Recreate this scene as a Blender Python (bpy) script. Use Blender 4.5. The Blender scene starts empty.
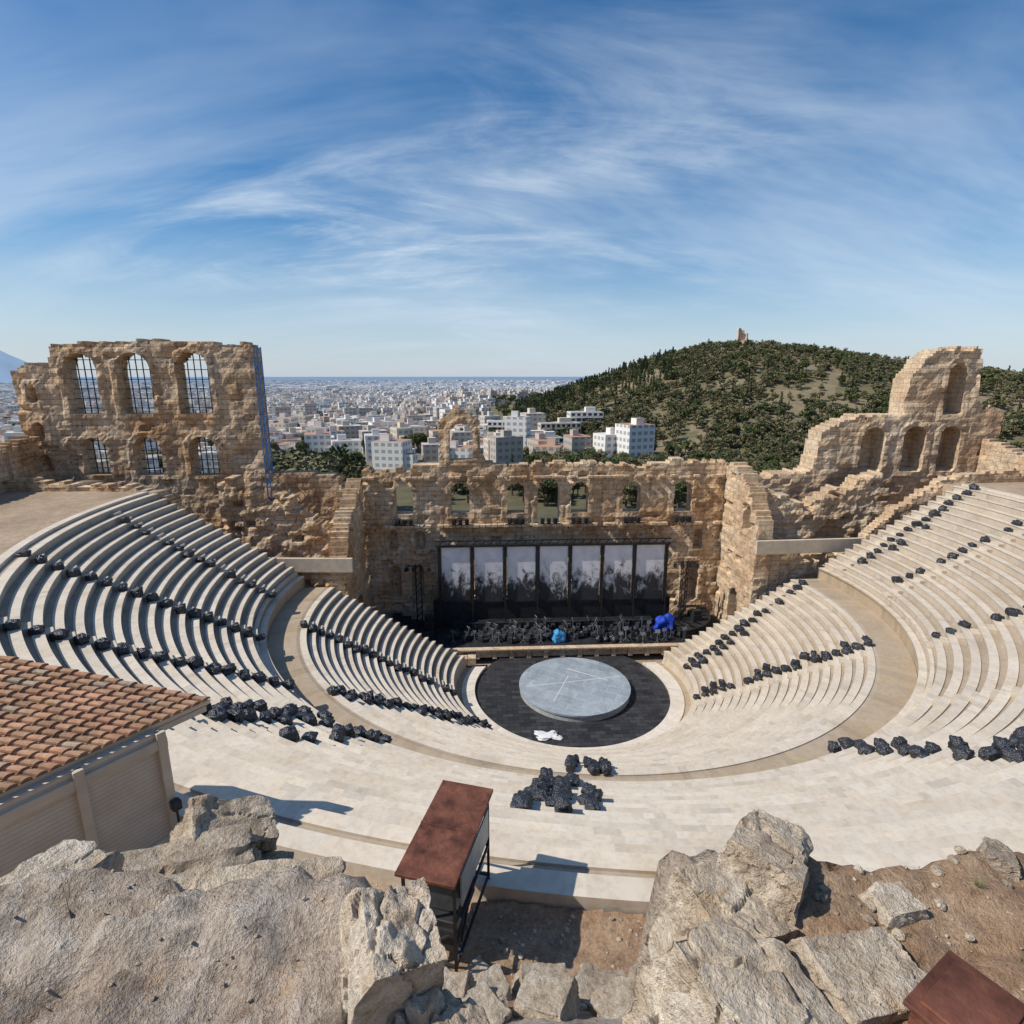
import bpy, math, random
from mathutils import Vector, Matrix, noise
R=random.Random(7)
scene=bpy.context.scene
CAM=(-8.4,-51.0,30.6); YAW=2.8; PITCH=13.5
sy,cy=math.sin(math.radians(YAW)),math.cos(math.radians(YAW))
def W(f,r):   # metres ahead of / right of the viewpoint terrace -> world
    return (CAM[0]+cy*r+sy*f, CAM[1]+cy*f-sy*r)
# ------------------------------------------------------------ helpers
def link(o,parent=None):
    scene.collection.objects.link(o)
    if parent: o.parent=parent
    return o
def empty(name):
    return link(bpy.data.objects.new(name,None))
def mesh(name,v,f,mat,parent=None,smooth=False,cols=None,uvs=None,midx=None):
    me=bpy.data.meshes.new(name); me.from_pydata(v,[],f); 
    mats=mat if isinstance(mat,list) else [mat]
    for m in mats: me.materials.append(m)
    if midx: me.polygons.foreach_set('material_index',midx)
    if cols:
        a=me.color_attributes.new('Col','FLOAT_COLOR','CORNER'); buf=[]
        for p,c in zip(me.polygons,cols):
            buf+=[c[0],c[1],c[2],1.0]*len(p.vertices)
        a.data.foreach_set('color',buf)
    if uvs:
        u=me.uv_layers.new(name='UV'); buf=[]
        for q in uvs:
            for c in q: buf+=[c[0],c[1]]
        u.data.foreach_set('uv',buf)
    if smooth: me.polygons.foreach_set('use_smooth',[True]*len(me.polygons))
    me.update()
    return link(bpy.data.objects.new(name,me),parent)
class B:  # box/quads accumulator
    def __init__(s): s.v=[];s.f=[];s.m=[]
    def box(s,c,d,rot=0,m=0,taper=0,tilt=None):
        x,y,z=d[0]/2,d[1]/2,d[2]/2; n=len(s.v); t=1-taper
        M=Matrix.Rotation(rot,3,'Z')
        if tilt: M=M@Matrix.Rotation(tilt[0],3,tilt[1])
        for p in [(-x,-y,-z),(x,-y,-z),(x,y,-z),(-x,y,-z),(-x*t,-y*t,z),(x*t,-y*t,z),(x*t,y*t,z),(-x*t,y*t,z)]:
            q=M@Vector(p); s.v.append((c[0]+q.x,c[1]+q.y,c[2]+q.z))
        for q in [(0,3,2,1),(4,5,6,7),(0,1,5,4),(1,2,6,5),(2,3,7,6),(3,0,4,7)]:
            s.f.append(tuple(n+i for i in q)); s.m.append(m)
    def bar(s,a,b,w,m=0):
        a=Vector(a);b=Vector(b);d=b-a;L=d.length; q=d.to_track_quat('Z','Y').to_matrix(); n=len(s.v)
        for z in (0,L):
            for x,y in ((-1,-1),(1,-1),(1,1),(-1,1)):
                p=a+q@Vector((x*w/2,y*w/2,z)); s.v.append(tuple(p))
        for q in [(0,3,2,1),(4,5,6,7),(0,1,5,4),(1,2,6,5),(2,3,7,6),(3,0,4,7)]:
            s.f.append(tuple(n+i for i in q)); s.m.append(m)
    def obj(s,name,mat,parent=None):
        return mesh(name,s.v,s.f,mat,parent,midx=s.m)
def bevel(o,w,seg=2):
    m=o.modifiers.new('bevel','BEVEL'); m.width=w; m.segments=seg; m.limit_method='ANGLE'
    return o
def sm(t): t=max(0,min(1,t)); return t*t*(3-2*t)
def interp(x,xs,ys):
    if x<=xs[0]: return ys[0]
    for i in range(1,len(xs)):
        if x<=xs[i]:
            t=(x-xs[i-1])/(xs[i]-xs[i-1]); return ys[i-1]+t*(ys[i]-ys[i-1])
    return ys[-1]
def fr(x,y,z,oc=4): return noise.fractal(Vector((x,y,z)),1.0,2.0,oc)
def hsh(*a):
    return random.Random(hash(tuple(int(i) for i in a))).random()
# ------------------------------------------------------------ materials
class NT:
    def __init__(s,name,rough=.8,spec=.3):
        s.m=bpy.data.materials.new(name); s.m.use_nodes=True; s.t=s.m.node_tree; s.n=s.t.nodes
        s.b=s.n['Principled BSDF']; s.b.inputs['Roughness'].default_value=rough
        s.b.inputs['Specular IOR Level'].default_value=spec
    def new(s,ty,**k):
        n=s.n.new(ty)
        for a,b in k.items(): setattr(n,a,b)
        return n
    def l(s,a,b): s.t.links.new(a,b)
    def pos(s): return s.new('ShaderNodeNewGeometry').outputs['Position']
    def noise(s,scale,detail=5,rough=.6,vec=None,dist=0):
        n=s.new('ShaderNodeTexNoise'); n.inputs['Scale'].default_value=scale; n.inputs['Detail'].default_value=min(detail,5)
        n.inputs['Roughness'].default_value=rough; n.inputs['Distortion'].default_value=dist
        s.l(vec or s.pos(),n.inputs['Vector']); return n.outputs['Fac']
    def ramp(s,fac,stops):
        r=s.new('ShaderNodeValToRGB'); e=r.color_ramp.elements
        while len(e)<len(stops): e.new(.5)
        for i,(p,c) in enumerate(stops):
            e[i].position=p; e[i].color=(c[0],c[1],c[2],1) if hasattr(c,'__len__') else (c,c,c,1)
        s.l(fac,r.inputs['Fac']); return r.outputs['Color']
    def mix(s,fac,a,b,mode='MIX'):
        n=s.new('ShaderNodeMix',data_type='RGBA',blend_type=mode)
        if isinstance(fac,(int,float)): n.inputs['Factor'].default_value=fac
        else: s.l(fac,n.inputs['Factor'])
        for k,c in ((6,a),(7,b)):
            if hasattr(c,'__len__'): n.inputs[k].default_value=(c[0],c[1],c[2],1)
            else: s.l(c,n.inputs[k])
        return n.outputs[2]
    def math(s,op,a,b=None):
        n=s.new('ShaderNodeMath',operation=op)
        for k,c in ((0,a),(1,b)):
            if c is None: continue
            if isinstance(c,(int,float)): n.inputs[k].default_value=c
            else: s.l(c,n.inputs[k])
        return n.outputs[0]
    def bump(s,h,strength,dist=.1,prev=None):
        n=s.new('ShaderNodeBump'); n.inputs['Strength'].default_value=strength; n.inputs['Distance'].default_value=dist
        s.l(h,n.inputs['Height'])
        if prev: s.l(prev,n.inputs['Normal'])
        s.l(n.outputs['Normal'],s.b.inputs['Normal']); return n.outputs['Normal']
    def col(s,c): s.l(c,s.b.inputs['Base Color']); return s.m
    def attr(s): 
        return s.new('ShaderNodeVertexColor',layer_name='Col').outputs['Color']
def plain(name,c,rough=.7,metal=0,nscale=3,var=.25,bump=0,spec=.3):
    t=NT(name,rough,spec); t.b.inputs['Metallic'].default_value=metal
    f=t.noise(nscale,4)
    t.col(t.ramp(f,[(.3,[i*(1-var) for i in c]),(.7,[min(1,i*(1+var)) for i in c])]))
    if bump: t.bump(t.noise(nscale*4,4),bump,.05)
    return t.m
def mat_masonry(name,tint=(1,1,1),light=0.0):
    t=NT(name,.92,.15); p=t.pos()
    sep=t.new('ShaderNodeSeparateXYZ'); t.l(p,sep.inputs[0])
    h=t.math('ADD',sep.outputs[0],sep.outputs[1])
    cmb=t.new('ShaderNodeCombineXYZ'); t.l(h,cmb.inputs[0]); t.l(sep.outputs[2],cmb.inputs[1])
    br=t.new('ShaderNodeTexBrick'); t.l(cmb.outputs[0],br.inputs['Vector'])
    br.inputs['Scale'].default_value=1; br.inputs['Brick Width'].default_value=1.15; br.inputs['Row Height'].default_value=.56
    br.inputs['Mortar Size'].default_value=.03; br.inputs['Mortar Smooth'].default_value=.6
    br.inputs['Color1'].default_value=(.74,.73,.74,1); br.inputs['Color2'].default_value=(1.2,1.16,1.1,1); br.inputs['Mortar'].default_value=(.5,.45,.4,1)
    big=t.noise(.22,5,.65)
    c=t.ramp(big,[(.32,(.44*tint[0],.26*tint[1],.13*tint[2])),(.44,(.60*tint[0],.43*tint[1],.265*tint[2])),(.55,(.66*tint[0],.53*tint[1],.38*tint[2])),(.70,(.70*tint[0],.62*tint[1],.49*tint[2]))])
    md=t.noise(1.7,5,.7)
    c=t.mix(.75,c,t.ramp(md,[(.3,(.42,.37,.33)),(.5,(1,.97,.93)),(.7,(1.3,1.27,1.22))]),'MULTIPLY')
    c=t.mix(.65,c,br.outputs['Color'],'MULTIPLY')
    mp=t.new('ShaderNodeMapping'); mp.inputs['Scale'].default_value=(1.2,1.2,.12); t.l(p,mp.inputs[0])
    st=t.noise(1.0,4,.7,vec=mp.outputs[0])
    c=t.mix(t.ramp(st,[(.54,0.0),(.70,.65)]),c,(.12,.10,.08))
    vo=t.new('ShaderNodeTexVoronoi'); vo.inputs['Scale'].default_value=1.15; t.l(p,vo.inputs['Vector'])
    pit=t.ramp(vo.outputs['Distance'],[(.10,1.0),(.2,0.0)])
    c=t.mix(t.math('MULTIPLY',pit,.7),c,(.05,.04,.03))
    if light: c=t.mix(light,c,(.70,.60,.47))
    t.bump(t.math('ADD',t.noise(3.5,5,.75),t.math('MULTIPLY',br.outputs['Fac'],-.35)),.9,.22)
    return t.col(c)
M_wall=mat_masonry('ruined_limestone_masonry',(1.04,1,.96),.10)
M_wall2=mat_masonry('pale_limestone_masonry',(1.08,1.05,1.0),.32)
def mat_marble():
    t=NT('pale_marble_seats',.65,.3); a=t.attr()
    n=t.noise(.35,4,.65); n2=t.noise(4,4,.7)
    c=t.mix(.8,a,t.ramp(n,[(.3,(.84,.80,.74)),(.55,(1,1,1)),(.72,(1.04,1.03,1.0))]),'MULTIPLY')
    c=t.mix(.6,c,t.ramp(n2,[(.3,(.75,.70,.64)),(.55,(1,1,1))]),'MULTIPLY')
    t.bump(n2,.25,.04); return t.col(c)
M_marble=mat_marble()
def mat_vc(name,rough=.9,lo=.65,hi=1.25,s1=.15,s2=2.0,bump=.5,bd=.1):
    t=NT(name,rough,.15); c=t.attr()
    c=t.mix(.8,c,t.ramp(t.noise(s1,5,.65),[(.3,(lo,lo,lo)),(.7,(hi,hi,hi))]),'MULTIPLY')
    c=t.mix(.7,c,t.ramp(t.noise(s2,5,.7),[(.3,(lo,lo,lo)),(.7,(hi,hi,hi))]),'MULTIPLY')
    t.bump(t.noise(s2*3,4,.7),bump,bd); return t.col(c)
M_ground=mat_vc('earth_and_dry_grass')
def mat_rock(name,base,dark,light,sc=1.0,lichen=.6,bs=1.0):
    t=NT(name,.92,.12)
    n=t.noise(1.3*sc,5,.68); n2=t.noise(9*sc,5,.75); n3=t.noise(42*sc,4,.7)
    c=t.ramp(n,[(.3,dark),(.46,base),(.62,light)])
    c=t.mix(.85,c,t.ramp(n2,[(.32,(.55,.50,.45)),(.48,(.95,.93,.9)),(.66,(1.22,1.22,1.22))]),'MULTIPLY')
    c=t.mix(.5,c,t.ramp(n3,[(.35,(.6,.57,.53)),(.55,(1.05,1.05,1.05))]),'MULTIPLY')
    c=t.mix(t.ramp(t.noise(3.1*sc,5,.75),[(.57,0.0),(.66,lichen)]),c,(.19,.17,.15))
    c=t.mix(t.ramp(t.noise(2.2*sc,5,.75,dist=.5),[(.54,0.0),(.68,.6)]),c,(.50,.33,.19))
    h=t.math('ADD',n2,t.math('MULTIPLY',n3,.4))
    t.bump(h,bs,.07/sc); return t.col(c)
M_rock=mat_rock('weathered_limestone',(.50,.425,.335),(.33,.27,.21),(.60,.54,.45))
M_rockp=mat_rock('pale_limestone',(.64,.55,.43),(.47,.375,.275),(.74,.67,.56),1.0,.35)
M_slab=mat_rock('rough_bedrock',(.46,.385,.315),(.34,.27,.215),(.57,.50,.42),1.0,.5,1.0)
M_dirt=mat_rock('reddish_dirt',(.40,.27,.175),(.30,.19,.125),(.48,.35,.24),1.3,.0,1.0)
M_bag=plain('black_plastic_wrap',(.026,.029,.037),.27,0,6,.5,.8,.7)
M_black=plain('black_stage_paint',(.022,.023,.026),.6,0,1.5,.4)
M_rust=plain('rusted_sheet_metal',(.15,.058,.036),.6,.2,3,.6,.35)
M_metal=plain('dark_steel',(.05,.052,.055),.5,.5,4,.3)
M_blue=plain('blue_scaffold_paint',(.07,.19,.42),.5,0,4,.3)
M_tarpb=plain('blue_tarpaulin',(.01,.05,.42),.4,0,5,.5,.8)
M_cyan=plain('light_blue_tarpaulin',(.06,.3,.6),.4,0,5,.5,.8)
M_white=plain('white_sheet',(.72,.72,.72),.6,0,3,.1,.4)
M_cream=plain('cream_plastered_stone',(.56,.48,.37),.85,0,1.2,.15,.2)
M_window=plain('dark_window_glass',(.04,.045,.055),.25,0,1,.4)
# ------------------------------------------------------------ world / sky
SUN_EL=math.radians(47); sx,sydir=-.985,-.15
w=bpy.data.worlds.new('World'); scene.world=w; w.use_nodes=True
nt=w.node_tree; N=nt.nodes; Lk=nt.links.new; bg=N['Background']; bg.inputs[1].default_value=.115
sky=N.new('ShaderNodeTexSky'); sky.sky_type='NISHITA'; sky.sun_disc=False; sky.sun_elevation=SUN_EL
sky.sun_rotation=math.atan2(sx,sydir)%(2*math.pi); sky.air_density=1.0; sky.dust_density=.4; sky.ozone_density=3.0; sky.altitude=100
tc=N.new('ShaderNodeTexCoord'); sp=N.new('ShaderNodeSeparateXYZ'); Lk(tc.outputs['Generated'],sp.inputs[0])
def wm(op,a,b=None,cl=False):
    n=N.new('ShaderNodeMath'); n.operation=op; n.use_clamp=cl
    for k,c in ((0,a),(1,b)):
        if c is None: continue
        if isinstance(c,(int,float)): n.inputs[k].default_value=c
        else: Lk(c,n.inputs[k])
    return n.outputs[0]
zc=wm('ADD',wm('MAXIMUM',sp.outputs[2],0.0),.34)
cx=wm('DIVIDE',sp.outputs[0],zc); cyy=wm('DIVIDE',sp.outputs[1],zc)
cb=N.new('ShaderNodeCombineXYZ'); Lk(cx,cb.inputs[0]); Lk(cyy,cb.inputs[1])
def wnoise(rot,scale,ns,detail,rough,dist,off=(0,0,0)):
    mp=N.new('ShaderNodeMapping'); mp.inputs['Rotation'].default_value=(0,0,math.radians(rot)); mp.inputs['Scale'].default_value=scale
    mp.inputs['Location'].default_value=off
    Lk(cb.outputs[0],mp.inputs[0]); n=N.new('ShaderNodeTexNoise'); n.inputs['Scale'].default_value=ns; n.inputs['Detail'].default_value=detail
    n.inputs['Roughness'].default_value=rough; n.inputs['Distortion'].default_value=dist; Lk(mp.outputs[0],n.inputs['Vector']); return n.outputs['Fac']
def wr(f,a,b,lo=0,hi=1):
    n=N.new('ShaderNodeMapRange'); n.interpolation_type='SMOOTHSTEP'; n.inputs[1].default_value=a; n.inputs[2].default_value=b
    n.inputs[3].default_value=lo; n.inputs[4].default_value=hi; Lk(f,n.inputs[0]); return n.outputs[0]
c1=wr(wnoise(-20,(.55,1.5,1),2.2,7,.64,.8,(2,4,0)),.44,.76)
c2=wr(wnoise(38,(.45,1.9,1),2.4,7,.66,.5,(3,1,0)),.50,.78)
msk=wr(wnoise(0,(.6,1,1),1.5,2,.5,.3,(5,2.6,0)),.36,.64,.08,1)
veil=wr(wnoise(-8,(.5,1.4,1),1.3,5,.62,.5,(1,7,0)),.34,.72,.03,.52)
band=wr(sp.outputs[2],.42,.18,.42,1.0)
cl=wm('ADD',wm('MULTIPLY',wm('ADD',wm('MULTIPLY',c1,.62),wm('MULTIPLY',c2,.55)),msk),veil,True)
cl=wm('MULTIPLY',wm('MULTIPLY',cl,band),wr(sp.outputs[2],.0,.13,.3,1))
haze=wr(sp.outputs[2],-.02,.24,.72,0)
hs=N.new('ShaderNodeHueSaturation'); hs.inputs['Saturation'].default_value=1.38; hs.inputs['Value'].default_value=.96; Lk(sky.outputs[0],hs.inputs['Color'])
m1=N.new('ShaderNodeMix'); m1.data_type='RGBA'; Lk(haze,m1.inputs[0]); Lk(hs.outputs[0],m1.inputs[6]); m1.inputs[7].default_value=(4.6,5.5,6.8,1)
m2=N.new('ShaderNodeMix'); m2.data_type='RGBA'; Lk(cl,m2.inputs[0]); Lk(m1.outputs[2],m2.inputs[6]); m2.inputs[7].default_value=(5.8,6.7,7.7,1)
Lk(m2.outputs[2],bg.inputs[0])
sl=bpy.data.lights.new('sun','SUN'); sl.energy=4.5; sl.angle=math.radians(.5); sl.color=(1,.93,.83)
so=link(bpy.data.objects.new('sun',sl))
tosun=Vector((sx*math.cos(SUN_EL),sydir*math.cos(SUN_EL),math.sin(SUN_EL)))
so.rotation_euler=(tosun).to_track_quat('Z','Y').to_euler(); so.location=(-200,-100,300)
# ------------------------------------------------------------ terrain
AZ=[-5,4.9,9.3,13.2,16.9,20.5,23.8,27.2,31.2,34.1,37.6,41,43.8,60,80]
HC=[-12,-2,17,29,42,51,54,51,47,42,35,30,27,18,5]
def hillz(x,y):
    dx,dy=x-CAM[0],y-CAM[1]; d=math.hypot(dx,dy); az=math.degrees(math.atan2(dx,dy))
    if az<-5 or az>80 or d<180 or d>1200: return -99
    c=interp(az,AZ,HC); b=-11
    if c<b: return -99
    if d<560: t=sm((d-215)/345)
    else: t=sm((1150-d)/590)
    return b+(c-b)*t+ 3*fr(x*.012,y*.012,0)*t
def gz(x,y):
    r=math.hypot(x,y)
    if r<41.12: return -.6
    b=interp(r,[41,80,200,400,1500,5000,30000],[-3,-6,-10,-13,-35,-60,-62])
    wgt=sm((9.6-y)/1.6) if abs(x)<49 else sm((17-y)/3)
    z=b*(1-wgt)+19.3*wgt
    if y<-46: z+=min(60,(-46-y)*.45)
    if r>150: z+=1.2*fr(x*.01,y*.01,3)
    return max(z,hillz(x,y))
radii=[0,20,41.1,41.15,41.6,42.3,43,44,45,46.5,48,50]
r=50
while r<34000: r*=1.045; radii.append(r)
NA=360; v=[];f=[];cols=[]
for ri in radii:
    for a in range(NA):
        x,y=ri*math.cos(2*math.pi*a/NA),ri*math.sin(2*math.pi*a/NA); v.append((x,y,gz(x,y)))
for i in range(len(radii)-1):
    for a in range(NA):
        b=(a+1)%NA
        f.append((i*NA+a,(i+1)*NA+a,(i+1)*NA+b,i*NA+b))
        x,y,z=v[(i+1)*NA+a]; rr=radii[i]
        if rr<46 or (y<20 and rr<150): c=(.38,.29,.205)
        elif hillz(x,y)>-10:
            c=(.24,.195,.12) if fr(x*.016,y*.016,9,3)<-.18 else (.17,.15,.085)
        elif rr<200: c=(.13,.12,.07)
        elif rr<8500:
            k=min(1,rr/5000); c=(.19+.12*k,.18+.14*k,.14+.22*k)  # plain turns bluish further out: distance haze put into the ground colour
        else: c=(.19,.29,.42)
        cols.append(c)
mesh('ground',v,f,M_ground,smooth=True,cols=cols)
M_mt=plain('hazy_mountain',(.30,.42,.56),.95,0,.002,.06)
v=[];f=[]
n=60
for i in range(n+1):
    az=math.radians(-78+i*(44/n))
    t=i/n; h=430*math.exp(-((t-.80)/.24)**2)*(1+.25*fr(i*.22,0,5))*(1 if t<.9 else max(0,(1-t)/.1))
    for dd,hh in ((8000,-62),(8800,h*.55-30),(9500,h),(11000,-62)):
        v.append((CAM[0]+dd*math.sin(az),CAM[1]+dd*math.cos(az),hh))
for i in range(n):
    for k in range(3): f.append((i*4+k,(i+1)*4+k,(i+1)*4+k+1,i*4+k+1))
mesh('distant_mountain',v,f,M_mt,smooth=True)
# ------------------------------------------------------------ cavea (seating)
LR0,LZ0,LN,LD,LH=11.7,1.2,19,.70,.442
UR0,UZ0,UN,UD,UH=27.3,10.85,17,.806,.509
LT=LZ0+LN*LH
def profile_rows(r0,z0,nr,d,h,pts,tag):
    for i in range(nr):
        rr=r0+i*d; zb=z0+i*h-(0.07 if i else 0); zt=z0+(i+1)*h
        pts.append((rr,zb)); tag.append('riser'); pts.append((rr,zt-.10)); tag.append('riser')
        pts.append((rr-.07,zt-.08)); tag.append('seat'); pts.append((rr-.07,zt)); tag.append('seat')
        pts.append((rr+.42,zt)); tag.append('foot'); pts.append((rr+.44,zt-.07)); tag.append('foot')
def build_cavea(name,pts,tag,nseg,seed):
    v=[];f=[];cols=[]
    for (rr,z) in pts:
        a=math.asin(4.5/max(rr,9.0))
        for k in range(nseg+1):
            ph=-math.pi-a+(math.pi+2*a)*k/nseg
            v.append((rr*math.cos(ph),rr*math.sin(ph),z))
    S=nseg+1
    for i in range(len(pts)-1):
        rn=random.Random(seed+i//6); left=0;cur=1;tw=0; rowv=rn.uniform(.94,1.04)
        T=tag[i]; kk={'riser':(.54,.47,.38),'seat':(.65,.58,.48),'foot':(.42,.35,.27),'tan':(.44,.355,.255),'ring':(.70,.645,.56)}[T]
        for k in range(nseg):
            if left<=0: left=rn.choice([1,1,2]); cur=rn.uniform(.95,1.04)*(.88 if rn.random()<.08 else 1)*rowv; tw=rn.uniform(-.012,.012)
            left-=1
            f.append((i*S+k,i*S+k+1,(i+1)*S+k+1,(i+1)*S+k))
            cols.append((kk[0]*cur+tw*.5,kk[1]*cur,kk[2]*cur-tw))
    for side in (0,nseg):
        for i in range(len(pts)-1):
            if pts[i+1][0]<=pts[i][0]+.02: continue
            n0=len(v); a=v[i*S+side];b=v[(i+1)*S+side]
            v.append((a[0],a[1],-.3)); v.append((b[0],b[1],-.3))
            f.append((i*S+side,(i+1)*S+side,n0+1,n0)); cols.append((.5,.42,.33))
    return mesh(name,v,f,M_marble,CV,cols=cols)
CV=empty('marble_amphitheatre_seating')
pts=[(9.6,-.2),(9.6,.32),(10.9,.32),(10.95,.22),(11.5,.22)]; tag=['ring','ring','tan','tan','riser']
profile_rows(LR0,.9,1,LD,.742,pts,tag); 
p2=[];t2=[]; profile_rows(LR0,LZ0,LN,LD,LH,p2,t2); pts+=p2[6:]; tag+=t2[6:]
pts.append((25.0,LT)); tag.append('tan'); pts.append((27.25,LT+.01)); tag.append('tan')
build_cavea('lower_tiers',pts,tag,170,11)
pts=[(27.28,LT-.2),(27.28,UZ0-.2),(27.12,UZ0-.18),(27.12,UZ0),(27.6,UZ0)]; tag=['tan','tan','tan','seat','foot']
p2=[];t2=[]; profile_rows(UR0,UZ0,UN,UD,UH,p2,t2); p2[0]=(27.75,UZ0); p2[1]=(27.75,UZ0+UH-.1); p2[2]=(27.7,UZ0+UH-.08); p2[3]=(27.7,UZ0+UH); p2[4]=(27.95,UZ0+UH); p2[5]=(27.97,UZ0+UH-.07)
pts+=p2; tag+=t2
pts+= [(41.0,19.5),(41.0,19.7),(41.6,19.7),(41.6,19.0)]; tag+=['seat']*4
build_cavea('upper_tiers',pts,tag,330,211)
def seat(tier,i):
    if tier=='L': return LR0+i*LD, LZ0+(i+1)*LH
    return UR0+i*UD, UZ0+(i+1)*UH
UP=[5,-10,-31,-51,-71,-103,-124,-142,-159,-177]
LO=[9,-28,-62,-101,-143,-171]
b=B()
for tier,angs,nn,h,d in (('L',LO,LN,LH,LD),('U',UP,UN,UH,UD)):
    for an in angs:
        ph=math.radians(an)
        for i in range(1,nn):
            rr,zt=seat(tier,i)
            zb=zt-h-.06
            b.box(((rr-.22)*math.cos(ph),(rr-.22)*math.sin(ph),zb+h/4),(.44,1.0,h/2+.04),ph)
bevel(b.obj('radial_stairs',plain('worn_marble_steps',(.55,.475,.375),.7,0,1.5,.15),CV),.02)
# ------------------------------------------------------------ instancing
def instancer(name,proto,items,parent):
    v=[];f=[]
    for (x,y,z,s,rot) in items:
        n=len(v)
        for k in range(4):
            a=rot+math.pi/4+k*math.pi/2; v.append((x+s*.7071*math.cos(a),y+s*.7071*math.sin(a),z))
        f.append((n,n+1,n+2,n+3))
    me=bpy.data.meshes.new(name); me.from_pydata(v,[],f); me.update()
    o=link(bpy.data.objects.new(name,me),parent); o.instance_type='FACES'; o.use_instance_faces_scale=True; o.instance_faces_scale=1
    o.show_instancer_for_render=False; o.show_instancer_for_viewport=False
    proto.parent=o
    return o
import bmesh
def blob_proto(name,mat,seed,dims=(1,.8,.75),sub=3,amp=.22,knot=True,smooth=True,boxy=.55,cr=1.0):
    bm=bmesh.new(); bmesh.ops.create_icosphere(bm,subdivisions=sub,radius=.5)
    for q in bm.verts:
        c=q.co.copy(); n1=fr(c.x*2.4+seed,c.y*2.4,c.z*2.4,3); n2=abs(noise.noise(Vector((c.x*5+seed,c.y*5,c.z*4)))); n3=abs(noise.noise(Vector((c.x*11,c.y*11+seed,c.z*7))))
        bx=max(abs(c.x),abs(c.y),abs(c.z)); c2=c*(1-boxy)+c/bx*.42*boxy
        c2*=1+amp*n1-.22*n2*cr-.12*n3*cr
        if knot and c.z>.40: c2.z+=.10*(1+n1); c2.x*=.65;c2.y*=.65
        q.co=Vector((c2.x*dims[0],c2.y*dims[1],max(0,(c2.z+.36)*dims[2])))
    me=bpy.data.meshes.new(name); bm.to_mesh(me); bm.free(); me.materials.append(mat)
    if smooth: me.polygons.foreach_set('use_smooth',[True]*len(me.polygons))
    return link(bpy.data.objects.new(name,me))
bags=[[] for k in range(5)]
def bag(tier,i,an,off,s,dr=.2):
    rr,zt=seat(tier,i); ph=math.radians(an)+off/rr
    bags[R.randrange(5)].append(((rr+dr)*math.cos(ph),(rr+dr)*math.sin(ph),zt-.02,s,ph+R.uniform(-.5,.5)+math.pi/2*R.randrange(2)))
def line(tier,an,i0,i1,dens=1,side=1,wide=0,s=(.72,1.0)):
    for i in range(i0,i1):
        for k in range(1+wide):
            if R.random()<dens: bag(tier,i,an,side*(.95+.95*k)+R.uniform(-.25,.25),R.uniform(*s))
line('U',5,2,17,.9,-1); line('L',9,0,19,.9,-1,0); line('L',9,0,10,.5,-1,1)
line('U',5,5,15,.35,-1,1)
line('U',-10,1,14,.85,1); line('U',-31,1,12,.75,1); line('L',-28,0,19,.9,1); line('L',-28,0,19,.3,1,1)
line('U',-71,0,17,.85,1,1); line('U',-71,8,17,.5,1,3)
line('L',-101,14,19,.9,1,2,(.75,.95)); line('U',-103,1,11,.85,1,1,(.75,1.0)); line('U',-103,5,10,.6,1,2,(.75,1.0))
line('U',-124,1,12,.85,-1,2,(.75,1.0)); line('U',-124,0,8,.6,1,1)
line('U',-142,0,17,.95,1); line('L',-143,0,19,.95,1); line('L',-143,0,19,.5,1,1)
line('U',-159,0,17,.97,1,0,(.8,1.0)); line('U',-177,0,16,.85,1,0); line('L',-171,0,19,.95,1)
BG=empty('wrapped_cushion_bags')
dm=[(.95,.75,.72),(.85,.85,.62),(1.05,.7,.6),(.8,.7,.85),(.95,.9,.55)]
for k in range(5):
    p=blob_proto('black_bag',M_bag,k*7.3,dm[k],4,.22,k%2==0,True,.66,.75); instancer('bag_row_%d'%k,p,bags[k],BG)
# ------------------------------------------------------------ orchestra
def disc(name,cx,cy,z0,z1,r,mat,parent=None,n=96,ymax=None):
    v=[];f=[]
    for z in (z0,z1):
        for k in range(n):
            a=2*math.pi*k/n; y=cy+r*math.sin(a)
            if ymax is not None: y=min(y,ymax)
            v.append((cx+r*math.cos(a),y,z))
    for k in range(n):
        j=(k+1)%n; f.append((k,j,n+j,n+k))
    f.append(tuple(range(n,2*n)))
    return mesh(name,v,f,mat,parent)
t=NT('dark_orchestra_tiles',.5,.3); p=t.pos()
ck=t.new('ShaderNodeTexBrick'); t.l(p,ck.inputs['Vector']); ck.inputs['Scale'].default_value=1; ck.inputs['Brick Width'].default_value=1; ck.inputs['Row Height'].default_value=.5
ck.inputs['Mortar Size'].default_value=.02; ck.inputs['Color1'].default_value=(.022,.023,.027,1); ck.inputs['Color2'].default_value=(.05,.051,.056,1); ck.inputs['Mortar'].default_value=(.010,.010,.010,1)
t.col(t.mix(.7,ck.outputs['Color'],t.ramp(t.noise(1,5,.7),[(.3,(.7,.7,.7)),(.7,(1.5,1.5,1.45))]),'MULTIPLY'))
disc('orchestra_floor',0,0,-.3,.05,9.62,t.m,ymax=7.1)
PL=empty('round_performance_platform')
t=NT('grey_platform_cover',.38,.5); p=t.pos()
br=t.new('ShaderNodeTexBrick'); mp=t.new('ShaderNodeMapping'); mp.inputs['Rotation'].default_value=(0,0,.5); t.l(p,mp.inputs[0]); t.l(mp.outputs[0],br.inputs['Vector'])
br.inputs['Scale'].default_value=1; br.inputs['Brick Width'].default_value=2.4; br.inputs['Row Height'].default_value=1.2; br.inputs['Mortar Size'].default_value=.02
br.inputs['Color1'].default_value=(.26,.31,.355,1); br.inputs['Color2'].default_value=(.32,.37,.41,1); br.inputs['Mortar'].default_value=(.46,.49,.51,1)
c=t.mix(.8,br.outputs['Color'],t.ramp(t.noise(.7,5,.7,dist=.6),[(.3,(.72,.72,.72)),(.7,(1.3,1.3,1.3))]),'MULTIPLY'); t.bump(t.noise(2,5),.4,.15); t.col(c)
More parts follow.
